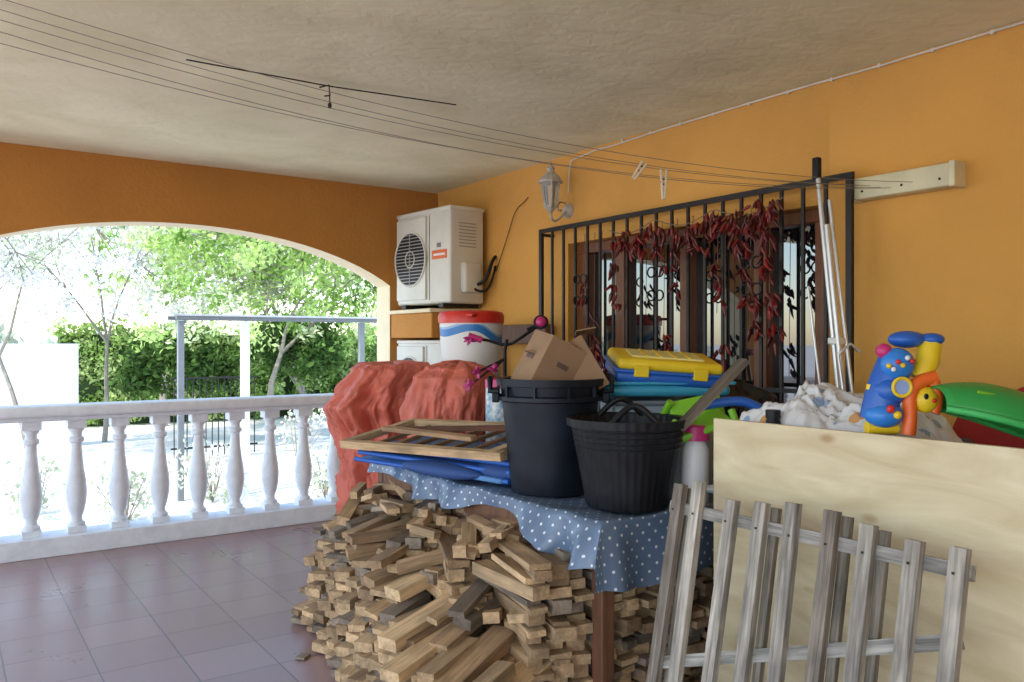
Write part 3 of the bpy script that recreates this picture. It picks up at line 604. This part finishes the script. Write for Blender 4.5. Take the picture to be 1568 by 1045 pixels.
heap('white_patterned_bedding',2.38,1.56,.30,.38,.95,1.27,patt(),11,.06,1.8,.07)
heap('red_cushion',2.85,1.22,.2,.2,1.0,1.29,M('red_cloth',(.4,.03,.03),.9),6,.03,2,.02)
bo=group('dark_bottle',(2.13,1.63,1.0)); lathe('body',[(.03,0),(.032,.17),(.02,.205),(.02,.23)],DARK,bo,seg=20); lathe('cap',[(.023,.21),(.023,.235)],DARK,bo,seg=20)
ty=group('baby_activity_toy',(2.17,1.235,1.33),(0,0,rad(-35)))
k=.00178
def tp(u,v,y=0): return ((u-1385)*k,y,(590-v)*k)
tube('body_blue',[tp(1380,545),tp(1366,575),tp(1354,610),tp(1347,645)],.05,BLU,ty,smooth=True)
ell('head_blue',tp(1395,520,.01),(.05,.04,.024),BLU,ty); ell('lobe_cyan',tp(1370,558,-.03),(.045,.035,.045),P('azure',(.03,.22,.68)),ty)
ell('lobe_base',tp(1352,636,-.02),(.052,.042,.035),P('azure2',(.03,.22,.68)),ty); ell('lobe_mid',tp(1362,598,-.02),(.048,.04,.04),BLU,ty)
lathe('window_disc',[(.022,0),(.022,.006)],P('window_disc',(.3,.42,.75)),ty,tp(1368,592,-.06),(rad(90),0,0),24)
torus('window_ring',tp(1368,592,-.065),.024,.005,YEL,ty,(rad(90),0,0),24); ell('button_red',tp(1352,625,-.06),(.011,.008,.011),RED,ty); ell('button_yellow',tp(1362,634,-.062),(.011,.008,.011),YEL,ty)
tube('side_yellow',[tp(1338,590,0),tp(1334,620,0),tp(1336,645,0)],.014,YEL,ty,smooth=True)
for i in range(6): ell('bead_%d'%i,tp(1348+7*i,560-3*i+8*(i%2),-.066),(.007,.006,.007),(YEL,WHP,RED)[i%3],ty)
tube('arm_yellow',[tp(1428,528,0),tp(1422,552,-.01),tp(1408,580,-.01)],.032,YEL,ty); ell('arm_knob',tp(1430,520),(.034,.034,.018),BLU,ty)
tube('arc_orange',[tp(1425,578,-.04),tp(1398,582,-.04),tp(1384,605,-.04),tp(1388,635,-.04),tp(1384,665,-.04)],.019,ORG,ty,smooth=True)
tube('arc_orange_b',[tp(1420,580,-.04),tp(1432,605,-.04),tp(1422,632,-.04)],.017,ORG,ty,smooth=True)
ell('face_yellow',tp(1410,612,-.04),(.034,.027,.036),YEL,ty); ell('eye',tp(1404,606,-.066),(.006,.004,.008),DARK,ty); ell('nose',tp(1416,612,-.066),(.007,.005,.006),RED,ty)
tube('foot_yellow',[tp(1328,656,-.01),tp(1374,656,-.01)],.019,YEL,ty); ell('ball_magenta',tp(1352,538,-.02),(.021,.021,.021),MAG,ty); tube('stem_magenta',[tp(1352,538,-.02),tp(1370,545)],.008,MAG,ty)
tube('ring_green',[tp(1410,560,.03),tp(1440,585,.03),tp(1432,620,.03)],.012,GRN,ty,smooth=True)
gs=group('green_toy_slide',(2.30,1.06,1.20),(rad(0),rad(9),rad(-35)))
v=[];f=[];NL,NC=30,14
for i in range(NL+1):
    t=i/NL; x=-.17+.52*t; w=.12*math.sin(math.pi*min(1,.12+t*.95))**.6+.008 if math.sin(math.pi*min(1,.12+t*.95))>0 else .008; zc=.05*math.cos(t*2.2)
    for j in range(NC+1):
        a=math.pi*j/NC; v.append((x,-w*math.cos(a),zc+w*.75*math.sin(a)))
for i in range(NL):
    for j in range(NC): q=i*(NC+1)+j; f.append((q,q+NC+1,q+NC+2,q+1))
o=mesh('slide_body',v,f,GRN,gs,True); s_=o.modifiers.new('s','SOLIDIFY'); s_.thickness=.008
for sg in(-1,1): tube('edge_%d'%sg,[(-.17+.52*t/10,sg*(.12*max(0,math.sin(math.pi*min(1,.12+t/10*.95)))**.6+.01),.05*math.cos(t/10*2.2)) for t in range(11)],.01,P('bright_green',(.06,.5,.13)),gs)
tube('rib',[(-.1+.4*t/10,-.08,.05*math.cos(t/10*2.2)+.055) for t in range(11)],.004,LIM,gs)
tube('hook_stand',[(2.75,1.75,1.0),(2.7,1.78,1.40),(2.73,1.75,1.44),(2.76,1.73,1.41)],.006,ALU,None)
# ---------------------------------------------------------------- garden
def leaves(name,clumps,size,cols,parent=None,flat=False):
    Cs=[];K=[]
    for (x,y,z,r,nn,ci) in clumps:
        d=np.random.normal(size=(nn,3)); d/=np.linalg.norm(d,axis=1)[:,None]; rr=r*np.random.rand(nn,1)**.45
        Cs.append(np.array([x,y,z])+d*rr*np.array([1,1,.8])); c=np.array(cols[ci])*np.random.uniform(.65,1.3,(nn,1)); K.append(c)
    C=np.vstack(Cs); K=np.clip(np.vstack(K),0,.9); n_=len(C)
    a=np.random.normal(size=(n_,3)); a/=np.linalg.norm(a,axis=1)[:,None]; t=np.random.normal(size=(n_,3)); b=np.cross(a,t); b/=np.linalg.norm(b,axis=1)[:,None]
    s=size*np.random.uniform(.6,1.3,(n_,1)); V=np.empty((n_,4,3)); V[:,0]=C-a*s; V[:,1]=C+b*s*.5; V[:,2]=C+a*s; V[:,3]=C-b*s*.5
    me=bpy.data.meshes.new(name); me.vertices.add(n_*4); me.vertices.foreach_set('co',V.ravel()); me.loops.add(n_*4); me.loops.foreach_set('vertex_index',np.arange(n_*4)); me.polygons.add(n_); me.polygons.foreach_set('loop_start',np.arange(n_)*4); me.update(calc_edges=True)
    at=me.attributes.new('Col','FLOAT_COLOR','POINT'); kk=np.ones((n_,4,4)); kk[:,:,:3]=K[:,None,:]; at.data.foreach_set('color',kk.ravel())
    me.materials.append(LEAF); return link(bpy.data.objects.new(name,me),parent)
BARK=M('bark',(.26,.23,.19),.9,scale=12)
def tree(name,base,H,R,cols,n_leaf,size,zlow,seed,spread=.9,clr=.55,tr_=.02,crown=None):
    rnd=random.Random(seed); g_=group(name); Bk=Bulk(); tips=[]
    def br(p,d,L,r,dep):
        q=p; 
        for s in range(3):
            d2=(d+Vector((rnd.gauss(0,.13),rnd.gauss(0,.13),rnd.gauss(0,.06)))).normalized(); q2=q+d2*L/3; Bk.seg(q,q2,r*(1-s*.15),r*(1-(s+1)*.15),(1,1,1)); q=q2; d=d2
            if dep>=2: tips.append(q.copy())
        if dep<4:
            for _ in range(3 if dep<3 else 2):
                nd=(d+Vector((rnd.uniform(-1,1),rnd.uniform(-1,1),rnd.uniform(-.25,.6)))*spread).normalized(); br(q,nd,L*rnd.uniform(.62,.82),r*.55,dep+1)
    br(Vector(base),Vector((0,0,1)),H*.3,H*tr_,0)
    cl_=[(t.x,t.y,t.z,clr*rnd.uniform(.5,1.3),max(3,n_leaf//len(tips)),rnd.randrange(len(cols))) for t in tips if t.z>zlow]
    if crown:
        cx,cy,cz,rx,ry,rz,nc,nl,cr0=crown
        for i in range(nc):
            p=Vector((cx+rnd.uniform(-1,1)*rx,cy+rnd.uniform(-1,1)*ry,cz+rnd.uniform(-1,1)*rz)); t=min(tips,key=lambda q:(q-p).length)
            Bk.seg(t,p,.012,.004,(1,1,1),4); cl_.append((p.x,p.y,p.z,cr0*rnd.uniform(.5,1.3),nl,rnd.randrange(len(cols))))
    Bk.obj('trunk_and_limbs',BARK,g_)
    leaves('foliage',cl_,size,cols,g_)
LG=[(.56,.72,.28),(.44,.62,.18),(.72,.82,.5),(.26,.42,.1)]
DG=[(.09,.16,.045),(.06,.12,.035),(.16,.27,.07)]
tree('leafy_garden_tree',(5.0,15.0,-.5),6.0,2,LG,8000,.06,.9,3,clr=.45,tr_=.012,crown=(4.9,14.4,2.7,2.3,.9,1.2,70,70,.36))
tree('leafy_garden_tree',(7.2,19.0,-.5),7.5,2,LG,8000,.08,1.0,5,clr=.5,tr_=.012,crown=(6.9,18.5,3.0,2.2,1,1.6,45,65,.45))
tree('leafy_garden_tree',(4.2,20.0,-.5),7.5,2,LG,5000,.08,1.0,8,clr=.5,tr_=.012,crown=(4.6,19.6,3.4,2.0,1,1.3,30,60,.45))
AB=[(.88,.86,.84),(.7,.78,.55),(.86,.82,.81),(.8,.83,.7)]
tree('blossoming_almond_tree',(1.2,15.5,-.5),6.0,2,AB,4500,.05,1.3,12,clr=.5,tr_=.008,crown=(2.0,15.3,2.9,1.7,.8,1.0,45,55,.35))
tree('blossoming_almond_tree',(2.6,17.5,-.5),6.5,2,AB,4500,.055,1.3,21,clr=.5,tr_=.008,crown=(2.8,17.2,3.2,1.7,.8,1.2,40,55,.38))
tree('dark_garden_tree',(6.2,16.2,-.5),3.0,1.4,DG,7000,.07,.1,33,clr=.35)
tree('dark_garden_tree',(4.3,17.0,-.5),2.6,1.4,DG,5000,.07,.1,35,clr=.3)
hg=group('clipped_hedge'); cl_=[]
for i in range(300):
    t=random.random(); x=2.2+8.5*t; y=21-.8*t+random.uniform(-.35,.1); z=random.uniform(-.4,1.75)+random.uniform(-.08,.1); cl_.append((x,y,z,.28,75,random.randrange(3)))
leaves('foliage',cl_,.06,[(.38,.54,.17),(.26,.4,.10),(.52,.64,.28)],hg)
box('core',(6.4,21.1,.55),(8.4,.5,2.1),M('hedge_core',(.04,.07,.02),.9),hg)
cl_=[]
for i in range(170):
    x=random.uniform(-45,60); cl_.append((x,random.uniform(45,60),random.uniform(-.3,1.0)+1*noise.noise(Vector((x*.1,0,0))),random.uniform(1.0,1.6),60,random.randrange(3)))
leaves('background_trees',cl_,.35,[(.5,.55,.42),(.6,.63,.52),(.44,.5,.37)])
for i,(x,y,s) in enumerate([(1.6,9.4,.5),(2.7,10.2,.6),(3.9,9.6,.45),(.9,10.6,.55),(4.6,12.5,.7)]):
    sg=group('garden_shrub'); leaves('foliage',[(x+random.gauss(0,.3)*s,y+random.gauss(0,.3)*s,-.4+random.random()*s,.25*s+.08,45,random.randrange(3)) for _ in range(9)],.04,[(.66,.7,.56),(.74,.72,.64),(.56,.62,.46)],sg)
    Bk=Bulk()
    for q in range(9): Bk.seg((x,y,-.5),(x+random.gauss(0,.3)*s,y+random.gauss(0,.3)*s,s*.6-.3),.008,.003,(1,1,1))
    Bk.obj('stems',BARK,sg)
pgl=group('metal_carport'); PM=M('galvanised_metal',(.5,.53,.56),.4,metal=.3); PD=M('grey_painted_steel',(.19,.21,.22),.5)
box('front_beam',(4.05,10.5,1.735),(3.4,.06,.04),PD,pgl); box('roof_sheet',(4.05,10.72,1.768),(3.5,.6,.022),PM,pgl); box('back_beam',(4.05,10.95,1.735),(3.4,.06,.04),PD,pgl)
for i,x in enumerate((2.40,3.18,4.78)):
    box('post_%d'%i,(x,10.5,.6),(.1 if i==1 else .07,.07,2.2),WHITEP if i==1 else PD,pgl)
Bf=Bulk()
for i in range(14): Bf.box((3.1+i*.1,14.0,.2),(.015,.015,1.3))
for z in(.84,-.3): Bf.box((3.75,14.0,z),(1.4,.03,.03))
Bf.obj('iron_garden_railing',IRON)
box('white_garden_wall',(-2.4,17.2,.45),(9.0,.25,1.9),WHITEP)
# ---------------------------------------------------------------- light, world, camera
el=50; dirh=Vector((-.97,-.25,0)).normalized()
az=math.atan2(dirh.x,dirh.y)
sv=Vector((dirh.x*math.cos(rad(el)),dirh.y*math.cos(rad(el)),math.sin(rad(el))))
sd=bpy.data.lights.new('sun','SUN'); sd.energy=5; sd.angle=rad(.5); sd.color=(1,.95,.86); so=bpy.data.objects.new('sun',sd); so.rotation_euler=sv.to_track_quat('Z','Y').to_euler(); link(so)
W=bpy.data.worlds.new('World'); scene.world=W; W.use_nodes=True; n=W.node_tree.nodes; bg=n['Background']; sk=n.new('ShaderNodeTexSky'); sk.sky_type='NISHITA'; sk.sun_disc=False; sk.sun_elevation=rad(el); sk.sun_rotation=az%(2*math.pi); sk.dust_density=.8; sk.air_density=1.0; sk.altitude=0
sky_gain=n.new('ShaderNodeVectorMath'); sky_gain.operation='SCALE'; sky_gain.inputs['Scale'].default_value=3.6   # sky colour multiplied up to brighten the daylight, no haze added
W.node_tree.links.new(sk.outputs[0],sky_gain.inputs[0]); W.node_tree.links.new(sky_gain.outputs[0],bg.inputs[0]); bg.inputs[1].default_value=.15
cd=bpy.data.cameras.new('camera'); cd.lens=28.8; cd.sensor_width=36; cd.clip_end=1000; cd.clip_start=.05; co=bpy.data.objects.new('camera',cd); co.location=(0,0,1.45); co.rotation_euler=(rad(90),0,rad(-34.9)); link(co); scene.camera=co
scene.view_settings.view_transform='Standard'; scene.view_settings.look='None'; scene.view_settings.exposure=0
